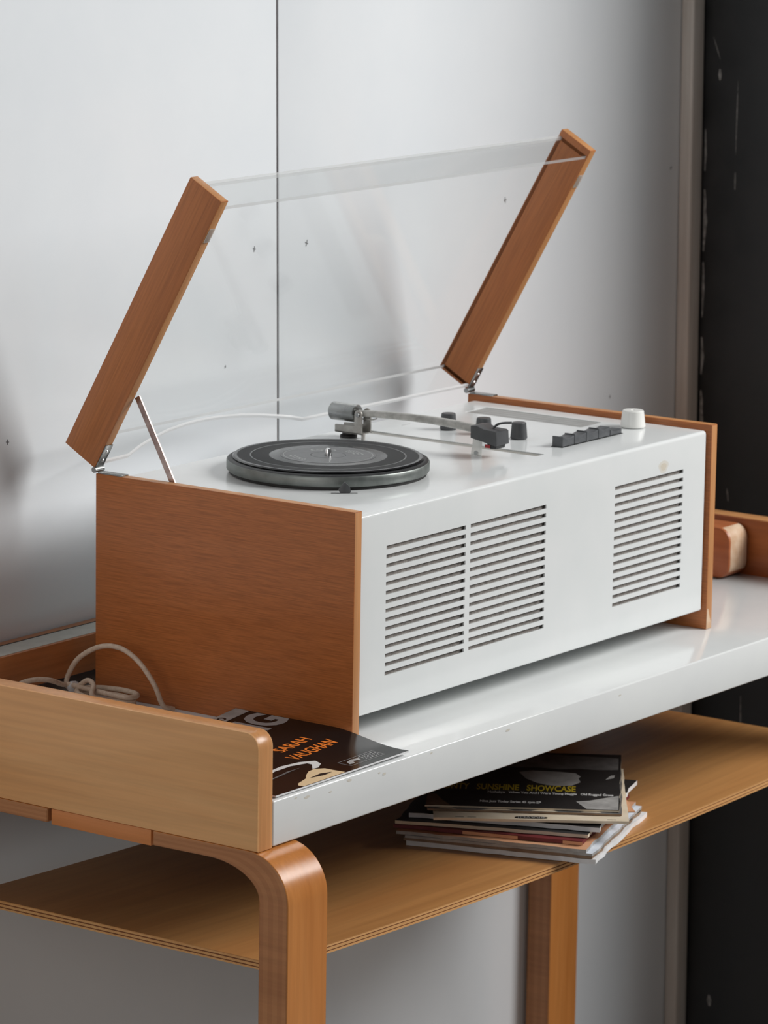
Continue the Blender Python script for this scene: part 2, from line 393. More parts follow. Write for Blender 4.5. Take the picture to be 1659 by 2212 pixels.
# chipped paint along the corner
z = 0.42
while z > -0.05:
    ln = random.uniform(0.02, 0.07); n = 6; w = random.uniform(0.002, 0.006)
    L1 = [(YW-0.0165, z-ln*i/n) for i in range(n+1)]
    R1 = [(YW-0.0175-w*math.sin(math.pi*(i+0.3)/(n+0.6))*random.uniform(0.5, 1.0), z-ln*i/n) for i in range(n+1)]
    black_shape('paint_chip', L1+R1[::-1], M['chip']); z -= ln + random.uniform(0.004, 0.03)
def streak(y0, z0, y1, z1, w):
    black_shape('scratch', [(y0-w*.3, z0), (y0+w*.3, z0), ((y0+y1)/2+w, (z0+z1)/2), (y1+w*.4, z1), (y1-w*.4, z1), ((y0+y1)/2-w, (z0+z1)/2)], M['chip'])
streak(yb(.3053), .474, yb(.3066), .395, .0006); streak(yb(.3066), .376, yb(.3066), .357, .0009)
streak(yb(.2860), -.203, yb(.2850), -.262, .0010); streak(yb(.3282), .486, yb(.3280), .474, .0022)
streak(yb(.337), .520, yb(.328), .496, .0006); streak(yb(.309), .028, yb(.307), .014, .0012); streak(yb(.319), -.555, yb(.318), -.568, .003)

# ------------------------------------------------------------------ side table
tro = thing('console_table', 'bent-beech side table with white tray top and plywood lower shelf', 'table', (0.31, 0.14, Z_FLOOR))
XL, XR = -0.195, 0.825            # inner faces of the end boards
TT = 0.038
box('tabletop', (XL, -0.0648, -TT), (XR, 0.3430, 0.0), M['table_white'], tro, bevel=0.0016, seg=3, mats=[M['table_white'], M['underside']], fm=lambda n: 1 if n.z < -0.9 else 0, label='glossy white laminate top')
for k in range(9):
    x = (-0.165, -0.150, -0.118, -0.092, -0.050, -0.043, 0.025, 0.140, 0.320)[k]; zc = -0.0035-0.0022*(k % 3); w = 0.0012+0.0008*(k % 2)
    part('scuff', [(x+w*1.6*math.cos(t)*(1+0.3*math.sin(2*t+k)), -0.06492, zc+0.6*w*math.sin(t)) for t in [2*math.pi*j/9 for j in range(9)]], [list(range(9))[::-1]], M['scuff'], tro)
def end_board(x0, x1):
    r = 0.013; yf, yb_, z0, z1 = -0.0645, 0.343, -0.0385, 0.0585
    poly = [(yf, z0)] + [(yf+r-r*math.cos(a), z1-r+r*math.sin(a)) for a in [math.pi/2*k/8 for k in range(9)]] + [(yb_, z1), (yb_, z0)]
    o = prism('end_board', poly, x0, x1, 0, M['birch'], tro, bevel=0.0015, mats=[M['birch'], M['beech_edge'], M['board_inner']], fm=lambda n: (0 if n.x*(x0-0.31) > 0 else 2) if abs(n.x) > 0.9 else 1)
    return o
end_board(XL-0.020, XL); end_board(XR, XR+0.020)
rail = box('back_rail', (XL, 0.3010, 0.015), (XR, 0.3425, 0.0480), M['beech_x'], tro, bevel=0.0006)
box('laminate_strip', (XL+0.001, 0.3045, 0.0480), (XR-0.001, 0.3300, 0.0484), M['rail_white'], rail)
box('groove', (XL+0.001, 0.3300, 0.0480), (XR-0.001, 0.3330, 0.0482), M['deck_gap'], rail)
# bent laminated legs
def leg(x0, x1, front):
    NL = 6; V, Fc, mi = [], [], []
    yo, zt_ = -0.096, -0.0385
    yend = 0.042 if front else 0.244-0.154
    mir = (lambda y: y) if front else (lambda y: 0.244 - y)
    def outer(k):
        if k == 0: return (yo, Z_FLOOR)
        if k <= 13: a = math.pi/2*(k-1)/12; return (yo+0.040-0.040*math.cos(a), zt_-0.040+0.040*math.sin(a))
        return (yend, zt_)
    def inner(k):
        if k == 0: return (-0.067, Z_FLOOR)
        if k <= 13: a = math.pi/2*(k-1)/12; return (-0.067+0.052*(1-math.cos(a)), zt_-0.040+0.0285*math.sin(a))
        return (yend, zt_-0.0120)
    rows = []
    for k in range(15):
        o_, i_ = outer(k), inner(k); row = []
        for l in range(NL+1):
            f = l/NL; y = mir(o_[0]+(i_[0]-o_[0])*f); z = o_[1]+(i_[1]-o_[1])*f
            row.append((len(V), len(V)+1)); V += [(x0, y, z), (x1, y, z)]
        rows.append(row)
    for k in range(14):
        for l in range(NL):
            for s in (0, 1):
                Fc.append((rows[k][l][s], rows[k+1][l][s], rows[k+1][l+1][s], rows[k][l+1][s])); mi.append(l % 2)
        for l in (0, NL):
            Fc.append((rows[k][l][0], rows[k][l][1], rows[k+1][l][1], rows[k+1][l][0])); mi.append(2)
    for k in (0, 14):
        for l in range(NL): Fc.append((rows[k][l][0], rows[k][l][1], rows[k][l+1][1], rows[k][l+1][0])); mi.append(0)
    o = part('leg', V, Fc, None, tro, fmats=mi, mats=[M['leg_a'], M['leg_b'], M['leg_face']])
    fixnormals(o); autosmooth(o, 40)
    md = o.modifiers.new('soft_edge', 'BEVEL'); md.width = 0.0012; md.segments = 2; md.limit_method = 'ANGLE'; md.angle_limit = math.radians(50)
for x0, x1 in ((-0.2158, -0.1620), (0.7910, 0.8450)):
    leg(x0, x1, True); leg(x0, x1, False)
    box('spacer_block', (x0+0.0015, 0.0450, -0.0520), (x1, 0.1510, -0.0385), M['spacer'], tro, bevel=0.0008)
# sagging plywood shelf in three plies
SX0, SX1, SY0, SY1 = -0.158, 0.800, -0.035, 0.292
def shelf_z(x):
    t = (x-SX0)/(SX1-SX0); return -0.149 - 0.0098*4*t*(1-t)
def ply(name, d0, d1, inset, mat, parent):
    N = 24; V, Fc = [], []
    for i in range(N+1):
        x = SX0+inset+(SX1-SX0-2*inset)*i/N; z = shelf_z(x)
        V += [(x, SY0+inset, z-d0), (x, SY1-inset, z-d0), (x, SY1-inset, z-d1), (x, SY0+inset, z-d1)]
    for i in range(N):
        a, b = 4*i, 4*i+4
        for k in range(4): Fc.append((a+k, b+k, b+(k+1) % 4, a+(k+1) % 4))
    Fc += [(3, 2, 1, 0), (4*N, 4*N+1, 4*N+2, 4*N+3)]
    o = part(name, V, Fc, mat, parent); fixnormals(o); autosmooth(o, 30); return o
shelf = ply('shelf', 0, 0.0007, 0, M['shelf_top'], tro)
for d0, d1, ins, mt in ((0.0007, 0.0024, 0.0001, 'ply_light'), (0.0024, 0.0035, 0.0009, 'ply_dark'), (0.0035, 0.0055, 0.0001, 'ply_light'), (0.0055, 0.0066, 0.0009, 'ply_dark'), (0.0066, 0.0082, 0.0003, 'ply_light')):
    ply('ply', d0, d1, ins, M[mt], shelf)

# ------------------------------------------------------------------ record player
W, D, H, TH = 0.584, 0.2814, 0.19847, 0.0102
ZT, ZB, YF, GX = 0.19337, 0.0192, 0.0029, 0.006
pl = thing('record_player', 'white record player with wooden sides and raised clear lid', 'record player', (W/2, D/2, 0))
def side_panel(x0, x1, lbl):
    return box('side_panel', (x0, 0, 0), (x1, D, H), M['teak_y'], pl, bevel=0.0007, mats=[M['teak_y'], M['teak_edge']], fm=lambda n: 0 if abs(n.x) > 0.9 else 1, label=lbl)
side_panel(0, TH, 'reddish veneered side'); side_panel(W-TH, W, 'reddish veneered side')

part('worn_corner', [(W-TH+0.0004, -0.00015, 0.0005), (W-0.0015, -0.00015, 0.0005), (W-0.0012, -0.00015, 0.006), (W-TH+0.006, -0.00015, 0.011), (W-TH+0.0035, -0.00015, 0.0195), (W-TH+0.001, -0.00015, 0.0205), (W-TH+0.0006, -0.00015, 0.012)], [list(range(7))], M['block_worn'], pl)

# folded sheet-metal shell with ventilation slots, arm slot and tuning window cut through it
X0, X1 = TH+GX*0.35, W-TH-GX
slot_x = [(0.0502, 0.1690), (0.1762, 0.2955), (0.4100, 0.5288)]
SH = 0.0035; slot_z = [0.1602-0.00784*k for k in range(15)]
ARM = (0.3480, 0.3615, 0.0495, 0.2460); WIN = (0.5060, 0.5432, 0.1040, 0.2378)
xs = sorted({X0, X1, ARM[0], ARM[1], WIN[0], WIN[1]} | {v for a in slot_x for v in a})
rb = 0.0035; prof = []
YR = 0.2690
for y in (YR, ARM[3], WIN[3], WIN[2], ARM[2]): prof.append((y, ZT))
for k in range(7):
    a = math.pi/2*k/6; prof.append((YF+rb-rb*math.sin(a), ZT-rb+rb*math.cos(a)))
for zc in slot_z: prof += [(YF, zc+SH/2), (YF, zc-SH/2)]
rb2 = 0.002
for k in range(5):
    a = math.pi/2*k/4; prof.append((YF+rb2-rb2*math.cos(a), ZB+rb2-rb2*math.sin(a)))
prof.append((YR, ZB))
V = [(x, y, z) for (y, z) in prof for x in xs]; nx = len(xs); Fc = []
def hole(x, y, z):
    if abs(z-ZT) < 1e-6:
        return (ARM[0] < x < ARM[1] and ARM[2] < y < ARM[3]) or (WIN[0] < x < WIN[1] and WIN[2] < y < WIN[3])
    if abs(y-YF) < 1e-6:
        return any(a < x < b for a, b in slot_x) and any(abs(z-zc) < SH/2 for zc in slot_z)
    return False
for i in range(len(prof)-1):
    for j in range(nx-1):
        my, mz, mx_ = (prof[i][0]+prof[i+1][0])/2, (prof[i][1]+prof[i+1][1])/2, (xs[j]+xs[j+1])/2
        if not hole(mx_, my, mz): Fc.append((i*nx+j, i*nx+j+1, (i+1)*nx+j+1, (i+1)*nx+j))
n0 = len(V)
shell = part('cabinet_shell', V, Fc, M['enamel'], pl, label='white enamelled metal shell with slotted front')
autosmooth(shell, 30)
bm = bmesh.new(); bm.from_mesh(shell.data); bm.normal_update()
up = [f for f in bm.faces if abs(f.normal.z) > 0.9 and f.calc_center_median().z + root_loc(pl).z > ZT-1e-4]
if up and up[0].normal.z < 0: bmesh.ops.reverse_faces(bm, faces=bm.faces[:])
bm.to_mesh(shell.data); bm.free()
sd = shell.modifiers.new('sheet', 'SOLIDIFY'); sd.thickness = 0.0016; sd.offset = -1
# closed ends of the shell
for xx in (X0, X1):
    s = 0.0008 if xx == X0 else -0.0008
    poly = [(YR, ZB+0.001), (YF+0.001, ZB+0.002), (YF+0.0008, ZT-rb), (YF+rb, ZT-0.0008), (YR, ZT-0.0008)]
    prism('shell_end', poly, min(xx, xx+s), max(xx, xx+s), 0, M['enamel'], pl, smooth=False)
box('rear_board', (TH, YR-0.004, 0.020), (W-TH, YR+0.002, ZT-0.0035), M['enamel'], pl)
# cloth behind the front slots
for a, b in slot_x:
    box('speaker_cloth', (a-0.004, YF+0.0032, 0.044), (b+0.004, YF+0.0045, 0.167), M['cloth'], pl)
box('slot_floor', (ARM[0]+0.0001, ARM[2]+0.0001, ZT-0.0024), (ARM[1]-0.0001, ARM[3]-0.0001, ZT-0.0008), M['slot_grey'], pl)
win = box('tuning_scale', (WIN[0]+0.0001, WIN[2]+0.0001, ZT-0.0026), (WIN[1]-0.0001, WIN[3]-0.0001, ZT-0.0005), M['scale_grey'], pl)
for k in range(3):
    x = WIN[0]+0.009+0.009*k
    box('scale_line', (x, WIN[2]+0.008, ZT-0.0005), (x+0.0005, WIN[3]-0.008, ZT-0.0004), M['ink_silver'], win)
# burn stain above the right grille
stain_m = bpy.data.materials.new('stain_beige'); stain_m.use_nodes = True; nt_ = stain_m.node_tree
st_mix = nt_.nodes.new('ShaderNodeMixShader'); st_mix.inputs[0].default_value = 0.16
st_tr = nt_.nodes.new('ShaderNodeBsdfTransparent'); nt_.nodes['Principled BSDF'].inputs['Base Color'].default_value = srgb(222,196,150)
nt_.links.new(st_tr.outputs[0], st_mix.inputs[1]); nt_.links.new(nt_.nodes['Principled BSDF'].outputs[0], st_mix.inputs[2])
nt_.links.new(st_mix.outputs[0], nt_.nodes['Material Output'].inputs[0])
for q in range(2):
    k_ = 1.0-0.40*q
    part('stain', [(0.493+0.0085*k_*math.cos(t)*(1+0.15*math.sin(3*t)), YF-0.00020-0.00020*q, 0.1692+0.0060*k_*math.sin(t)) for t in [2*math.pi*k/20 for k in range(20)]], [list(range(20))[::-1]], stain_m, pl)
# little printed dash
box('printed_mark', (0.4030, 0.2393, ZT), (0.4172, 0.2402, ZT+0.00012), M['ink_silver'], pl)

# turntable
PC = (0.1592, 0.1460)
plat = lathe('platter', [(0, 0.0024), (0.0865, 0.0024), (0.0895, 0.0030), (0.0903, 0.0042), (0.0903, 0.0112), (0.0897, 0.0122), (0, 0.0122)], (PC[0], PC[1], ZT), M['platter_rim'], pl, seg=128)
lathe('shadow_gap_ring', [(0, 0.0002), (0.0880, 0.0002), (0.0880, 0.0026), (0, 0.0026)], (PC[0], PC[1], ZT), M['deck_gap'], plat, seg=96)  # dark ring stands in for the shade in the gap below the platter
lathe('rubber_mat', [(0, 0.0122), (0.0893, 0.0122), (0.0885, 0.0128), (0.0862, 0.0136), (0, 0.0136)], (PC[0], PC[1], ZT), M['black_rubber'], plat, seg=128)
lathe('spindle', [(0, 0.0136), (0.0028, 0.0136), (0.0028, 0.0195), (0.0022, 0.0212), (0.0010, 0.0218), (0, 0.0218)], (PC[0], PC[1], ZT), M['chrome'], pl, seg=24)
# speed lever
def fin():
    c = Vector((0.0870, 0.0755, ZT)); d = Vector((0.0146, -0.0171, 0)).normalized(); nrm = Vector((-d.y, d.x, 0))
    poly = [(-0.0028, 0.0), (0.0052, 0.0), (0.0060, 0.0018), (0.0048, 0.0062), (0.0008, 0.0098), (-0.0004, 0.0094), (-0.0032, 0.0052), (-0.0050, 0.0030)]
    fr = lambda v: c + d*v.x + nrm*v.y + Vector((0, 0, v.z))
    sl = prism('speed_lever', poly, -0.0014, 0.0014, 1, M['dark_plastic'], pl, frame=fr, bevel=0.0003, label='small dark pointed lever')
    box('lever_slit', (-0.0112, -0.0009, 0.0), (0.0118, 0.0009, 0.00015), M['ink_black'], sl, frame=fr)
fin()

# knobs
def knob(c, r0, r1, h, mat, lbl, dimple=False):
    pr = [(0, 0.0004), (r0*0.93, 0.0004), (r0, 0.0012), (r0, 0.0024), (r0*0.985, 0.0030), (r1, h-0.0008), (r1-0.0008, h)]
    pr += [(0.0022, h), (0.0016, h-0.0007), (0, h-0.0007)] if dimple else [(0, h)]
    return lathe('knob', pr, (c[0], c[1], ZT), mat, pl, seg=40, label=lbl)
for c in ((0.4135, 0.1930), (0.4140, 0.1530), (0.4145, 0.1135)):
    knob(c, 0.0080, 0.0068, 0.0158, M['dark_plastic'], 'dark grey tapered control knob')
knob((0.5395, 0.0670), 0.0120, 0.0103, 0.0166, M['knob_white'], 'white tapered volume knob', True)
# push keys
key_bay = box('key_bay', (0.4000, 0.0555, ZT), (0.5040, 0.0680, ZT+0.0004), M['ink_black'], pl)
for k in range(5):
    x0 = 0.4012+0.0204*k; x1 = x0+0.0198; h = 0.0100 if k < 4 else 0.0058
    poly = [(x0, ZT+0.0004)] + [(x0+(x1-x0)*f, ZT+h-d) for f, d in ((0, 0), (0.10, 0.0001), (0.22, 0.0015), (0.45, 0.0022), (0.75, 0.0020), (0.92, 0.0012), (1, 0.0010))] + [(x1, ZT+0.0004)]
    prism('push_key', poly, 0.0560, 0.0676, 1, M['key'], pl, bevel=0.0005, label='dark grey push key with scooped top')

# tone arm
AX = 0.3185
arm = tube('tone_arm', smooth_path([(AX, 0.2280, 0.2172), (AX, 0.2050, 0.2186), (AX, 0.1625, 0.2198), (AX, 0.1250, 0.2192), (AX, 0.0930, 0.2172)], 6), lambda t: 0.0034+0.0012*t, M['arm'], pl, seg=16, squash=(1.0, 0.9), label='grey tubular tone arm')
lathe('counterweight', [(0, 0), (0.0078, 0), (0.0084, 0.0006), (0.0084, 0.0278), (0.0078, 0.0284), (0.0060, 0.0284), (0.0060, 0.0300), (0, 0.0300)], (AX, 0.2300, 0.2166), M['steel'], arm, seg=40, axis=1)
for xx in (AX-0.0078, AX+0.0062):
    poly = [(0.2195, 0.1985), (0.2195, 0.2180)] + [(0.2238-0.0043*math.cos(a), 0.2172+0.0043*math.sin(a)) for a in [math.pi*k/8 for k in range(1, 8)]] + [(0.2281, 0.2172), (0.2281, 0.2062), (0.2500, 0.2056), (0.2505, 0.2050), (0.2505, 0.1992), (0.2500, 0.1985)]
    prism('bracket', poly, xx, xx+0.0016, 0, M['steel_dark'], arm, bevel=0.0003)
box('bracket_floor', (AX-0.0078, 0.2195, 0.1985), (AX+0.0078, 0.2500, 0.1995), M['steel_dark'], arm)
lathe('pivot_screw', [(0, -0.0018), (0.0020, -0.0018), (0.0022, -0.0012), (0.0022, 0.0175), (0.0020, 0.0180), (0, 0.0180)], (AX-0.0078, 0.2238, 0.2170), M['steel'], arm, seg=20, axis=0)
lathe('pivot_foot', [(0, 0), (0.0080, 0), (0.0080, 0.0022), (0.0060, 0.0032), (0.0060, 0.0052), (0, 0.0052)], (AX, 0.2400, ZT), M['deck_gap'], arm, seg=32)
box('lift_pin', (AX-0.0070, 0.2175, ZT), (AX-0.0045, 0.2205, 0.2000), M['steel_dark'], arm, bevel=0.0003)
tube('lift_wire', smooth_path([(AX-0.003, 0.2250, 0.2128), (AX-0.003, 0.2120, 0.2132), (AX-0.003, 0.2055, 0.2150)], 5), 0.0006, M['steel_dark'], arm, seg=8)
hp = [(0.0965, 0.2102), (0.0965, 0.2215), (0.0900, 0.2222), (0.0820, 0.2196), (0.0700, 0.2190), (0.0680, 0.2180), (0.0672, 0.2058), (0.0690, 0.2052)]
head = prism('headshell', hp, AX-0.0092, AX+0.0112, 0, M['dark_plastic'], arm, bevel=0.0009, label='dark grey pickup head')
prism('cartridge', [(0.0690, 0.2056), (0.0800, 0.2074), (0.0795, 0.2030), (0.0760, 0.2020), (0.0700, 0.2022)], AX-0.0065, AX+0.0085, 0, M['black_rubber'], head, bevel=0.0006)
box('cartridge_clip', (AX-0.0072, 0.0760, 0.2026), (AX-0.0064, 0.0815, 0.2056), M['red'], head)
tube('finger_lift', smooth_path([(AX+0.0020, 0.0790, 0.2195), (AX+0.0040, 0.0755, 0.2232), (AX+0.0045, 0.0690, 0.2252), (AX+0.0050, 0.0610, 0.2262)], 6), 0.0011, M['dark_plastic'], head, seg=10)
# arm rest
rs = prism('arm_rest', [(0.0905, ZT), (0.0905, 0.2150), (0.0935, 0.2170), (0.0965, 0.2150), (0.1000, ZT)], AX-0.0030, AX+0.0020, 0, M['rest'], pl, bevel=0.0004, label='clear plastic tone-arm rest')
lathe('rest_screw', [(0, 0), (0.0022, 0), (0.0022, 0.0008), (0.0012, 0.0014), (0, 0.0014)], (AX-0.0046, 0.0930, ZT+0.0026), M['chrome'], rs, seg=16, axis=0)

# lid
HB = Vector((0, D+0.0016, H+0.00434)); LL, LH = 0.28156, 0.03841
UU = Vector((0, -math.cos(A_LID), math.sin(A_LID))); NN = Vector((0, math.sin(A_LID), math.cos(A_LID)))
def LP(v): return HB + Vector((v.x, 0, 0)) + UU*v.y + NN*v.z
PT = 0.0034
lid = box('lid', (TH, 0.0025, LH-0.0012-PT), (W-TH, LL-0.0065, LH-0.0012), M['acrylic'], pl, frame=LP, mats=[M['acrylic'], M['acrylic_edge']], fm=lambda n: 0 if abs(n.z) > 0.9 else 1, label='clear acrylic lid plate')
box('lid_front_flap', (TH, LL-0.0065-PT, 0.0015), (W-TH, LL-0.0065, LH-0.0012-PT), M['acrylic'], lid, frame=LP, mats=[M['acrylic'], M['acrylic_edge']], fm=lambda n: 0 if abs(n.y) > 0.9 else 1)
# rear flap with the arched cut-out
cut = [(TH, 0.0005), (0.046, 0.0015), (0.070, 0.0095), (0.0976, 0.0167), (0.125, 0.0222), (0.154, 0.0255), (0.175, 0.0264), (0.195, 0.0261), (0.215, 0.0245), (0.233, 0.0222), (0.255, 0.0175), (0.277, 0.0113), (0.292, 0.0062), (0.303, 0.0010), (W-TH, 0.0002)]
poly = cut + [(W-TH, LH-0.0012-PT), (TH, LH-0.0012-PT)]
def flapframe(v): return HB + Vector((v.x, 0, 0)) + UU*v.y + NN*v.z
prism('lid_rear_flap', poly, 0.0025, 0.0025+PT, 1, M['acrylic'], lid, frame=flapframe, mats=[M['acrylic'], M['acrylic_edge_glow']], fm=lambda n: 0 if abs(n.y) > 0.9 else 1, smooth=False)
rf = bpy.data.objects['lid_rear_flap']; V = []
for cx_, cn in cut:
    V += [LP(Vector((cx_, 0.0025+PT-0.0004, cn-0.0006))), LP(Vector((cx_, 0.0025+PT+0.0004, cn+0.0014)))]
part('edge_glow_strip', V, [(2*i, 2*i+2, 2*i+3, 2*i+1) for i in range(len(cut)-1)], M['acrylic_edge_glow'], rf)  # white strip added as the bright highlight along the flap's cut edge
for x0, x1 in ((0, TH), (W-TH, W)):
    sp = box('lid_side_panel', (x0, 0, 0), (x1, LL, LH), M['teak_lid'], lid, frame=LP, bevel=0.0006, mats=[M['teak_lid'], M['teak_edge_lid']], fm=lambda n: 0 if abs(n.x) > 0.9 else 1, label='veneered lid side')
    # small clear bumper on the lid rim
    box('bumper', (x0+0.002, LL-0.042, -0.0010), (x1-0.001, LL-0.028, 0.0), M['rest'], lid, frame=LP, bevel=0.0004)
    # hinge
    hg = box('hinge', (x0+0.0004, 0.0010, -0.0014), (x1-0.0004, 0.0250, -0.0001), M['steel'], pl, frame=LP, bevel=0.0002)
    box('hinge_leaf', (x0+0.0004, D-0.0290, H), (x1-0.0004, D-0.0020, H+0.0012), M['steel'], hg, bevel=0.0002)
    lathe('hinge_barrel', [(0, 0), (0.0026, 0), (0.0026, x1-x0+0.002), (0, x1-x0+0.002)], (x0-0.001, HB.y-0.0002, HB.z-0.0014), M['steel'], hg, seg=20, axis=0)
    for uu in (0.0085, 0.0180):
        c = LP(Vector(((x0+x1)/2, uu, -0.0014)))
        V = []; n = 12
        for rr, dd in ((0.0017, 0.0), (0.0012, 0.0006)):
            V += [c + Vector((rr*math.cos(2*math.pi*k/n), 0, 0)) + UU*rr*math.sin(2*math.pi*k/n) - NN*dd for k in range(n)]
        fixnormals(part('hinge_screw', V, [(k, (k+1) % n, n+(k+1) % n, n+k) for k in range(n)]+[[n+k for k in range(n)], list(range(n))], M['chrome'], hg))
# stay
a = Vector((TH+0.0012, 0.2440, 0.2690)); b = Vector((TH+0.0012, 0.2030, 0.1955)); d = (b-a).normalized(); nr = Vector((0, -d.z, d.y))
V = []
for p in (a, b):
    for s, t in ((-1, -1), (1, -1), (1, 1), (-1, 1)): V.append(p + nr*0.0028*s + Vector((0.0007*t, 0, 0)))
st = part('lid_stay', V, [(0, 1, 2, 3), (7, 6, 5, 4), (0, 4, 5, 1), (1, 5, 6, 2), (2, 6, 7, 3), (3, 7, 4, 0)], M['strut'], pl, label='thin flat metal lid stay'); fixnormals(st)

# ------------------------------------------------------------------ record on the platter
RZ = ZT+0.0137
rec = thing('vinyl_record', 'black seven-inch vinyl record lying on the turntable platter', 'record', (PC[0], PC[1], RZ))
R0 = 0.0852
lathe('disc', [(0.0036, 0.0002), (R0-0.0012, 0.0002), (R0, 0.0009), (R0-0.0014, 0.0019), (0.0530, 0.0016), (0.0520, 0.0018), (0.0036, 0.0018), (0.0036, 0.0002)], (PC[0], PC[1], RZ), M['vinyl'], rec, seg=128)
lab = lathe('label', [(0.0037, 0.0018), (0.0425, 0.0018), (0.0425, 0.0020), (0.0160, 0.0020), (0.0156, 0.0017), (0.0152, 0.0020), (0.0037, 0.0020)], (PC[0], PC[1], RZ), M['label_grey'], rec, seg=96)
zl = RZ+0.00212
def ring_print(r0, r1, a0, a1, mat, c=PC, ex=1.0, rot=0.0):
    n = max(6, int(abs(a1-a0)*12)); V = []
    for i in range(n+1):
        t = a0+(a1-a0)*i/n
        for r in (r0, r1):
            x, y = r*ex*math.cos(t), r*math.sin(t)
            V.append((c[0]+x*math.cos(rot)-y*math.sin(rot), c[1]+x*math.sin(rot)+y*math.cos(rot), zl))
    part('label_print', V, [(2*i, 2*i+1, 2*i+3, 2*i+2) for i in range(n)], mat, lab)
ring_print(0.0395, 0.0400, 0, 2*math.pi, M['ink_silver'])
lg = (PC[0]+0.0165, PC[1]+0.0175)
ring_print(0.0046, 0.0052, 0, 2*math.pi, M['ink_silver'], lg, 2.2, -0.947)
for k in range(5): ring_print(0.0015, 0.0030, 0.3+k*1.25, 0.9+k*1.25, M['ink_silver'], lg, 2.2, -0.947)
for r, a0, n, st in ((0.030, -0.85, 9, 0.10), (0.0265, -0.75, 6, 0.13), (0.023, -0.70, 5, 0.14), (0.033, 2.3, 10, 0.10), (0.0295, 2.4, 6, 0.12)):
    for k in range(n): ring_print(r, r+0.0016, a0+k*st, a0+k*st+st*random.uniform(0.4, 0.8), M['ink_silver'])

# ------------------------------------------------------------------ sleeve on the tabletop
SV = thing('record_sleeve', 'glossy black picture sleeve with orange lettering curling on the white tabletop', 'record sleeve', (-0.10, 0.03, 0.0))
sx0, sx1, sy0, sy1 = -0.1880, -0.0040, -0.0620, 0.1215
def sl_z(x, y):
    q = max(0.0, (x+0.130)/0.126)                 # curls up against the player's side
    fade = min(1.0, max(0.0, (y+0.056)/0.075)); fade = fade*fade*(3-2*fade)
    corner = max(0.0, 1-(y-sy0)/0.03)*0.0008
    return 0.0006 + 0.0105*q**1.3*fade + 0.0014*q*(1-fade) + corner
def sl_map(x, y, lift=0.0): return Vector((x, y, sl_z(x, y)+0.0012+lift))
N = 26; V, Fc, mi = [], [], []
for top in (1, 0):
    for i in range(N+1):
        for j in range(N+1):
            x, y = sx0+(sx1-sx0)*i/N, sy0+(sy1-sy0)*j/N
            V.append((x, y, sl_z(x, y)+(0.0012 if top else -0.0002)))
nn = (N+1)*(N+1); q = lambda i, j, t=0: t*nn+i*(N+1)+j
for i in range(N):
    for j in range(N):
        Fc.append((q(i, j), q(i+1, j), q(i+1, j+1), q(i, j+1))); mi.append(0)
        Fc.append((q(i, j, 1), q(i, j+1, 1), q(i+1, j+1, 1), q(i+1, j, 1))); mi.append(1)
for i in range(N):
    for (a, b) in ((q(i, 0), q(i+1, 0)), (q(i, N), q(i+1, N)), (q(0, i), q(0, i+1)), (q(N, i), q(N, i+1))):
        Fc.append((a, b, b+nn, a+nn)); mi.append(1)
cov = part('cover', V, Fc, None, SV, fmats=mi, mats=[M['paper_black'], M['paper_white']]); fixnormals(cov); autosmooth(cov, 40)
fm_ = lambda ox, oy, l=0.00015: (lambda s, t: sl_map(ox+s, oy+t, l))
text('lettering', 'SARAH', 0.0175, M['ink_orange'], cov, fm_(-0.0800, 0.0130), width=0.0410, bold=0.0003)
text('lettering', 'VAUGHAN', 0.0175, M['ink_orange'], cov, fm_(-0.0890, -0.0080), width=0.0580, bold=0.0003)
text('lettering', 'NG', 0.0520, M['ink_silver'], cov, fm_(-0.0600, 0.0620), width=0.0550, bold=0.0020)
patch('printed_band', [(-0.1875, 0.1060), (-0.0045, 0.1060), (-0.0045, 0.1210), (-0.1875, 0.1210)], M['paper_grey'], cov, lambda s, t: sl_map(s, t, 0.0001))
text('lettering', '10', 0.0110, M['ink_black'], cov, fm_(-0.0440, 0.1095, 0.0003), width=0.0140, bold=0.0003)
# singer's picture: cream panel, pale outline, dark strokes
patch('printed_shape', [(-0.150, -0.0560), (-0.145, -0.0520), (-0.128, -0.0470), (-0.118, -0.0400), (-0.108, -0.0350), (-0.099, -0.0340), (-0.0925, -0.0400), (-0.0925, -0.0612), (-0.150, -0.0612)], M['ink_tan'], cov, lambda s, t: sl_map(s, t, 0.0001))
patch('printed_shape', [(-0.150, -0.0160), (-0.132, -0.0090), (-0.110, -0.0080), (-0.092, -0.0130), (-0.0800, -0.0210), (-0.0830, -0.0290), (-0.0930, -0.0340), (-0.1000, -0.0330), (-0.0900, -0.0250), (-0.0900, -0.0200), (-0.105, -0.0140), (-0.125, -0.0130), (-0.150, -0.0200)], M['ink_white'], cov, lambda s, t: sl_map(s, t, 0.0001))
patch('printed_shape', [(-0.150, -0.0260), (-0.120, -0.0215), (-0.104, -0.0230), (-0.120, -0.0238), (-0.150, -0.0275)], M['paper_midgrey'], cov, lambda s, t: sl_map(s, t, 0.0002))
patch('printed_shape', [(-0.125, -0.0490), (-0.108, -0.0470), (-0.0985, -0.0520), (-0.1100, -0.0530)], M['ink_black'], cov, lambda s, t: sl_map(s, t, 0.0003))
def frame_print(x0, y0, x1, y1, w):
    for r in ((x0, y0, x1, y0+w), (x0, y1-w, x1, y1), (x0, y0, x0+w, y1), (x1-w, y0, x1, y1)):
        patch('printed_frame', [(r[0], r[1]), (r[2], r[1]), (r[2], r[3]), (r[0], r[3])], M['ink_silver'], cov, lambda s, t: sl_map(s, t, 0.00015))
frame_print(-0.0730, -0.0530, -0.0250, -0.0385, 0.0004)
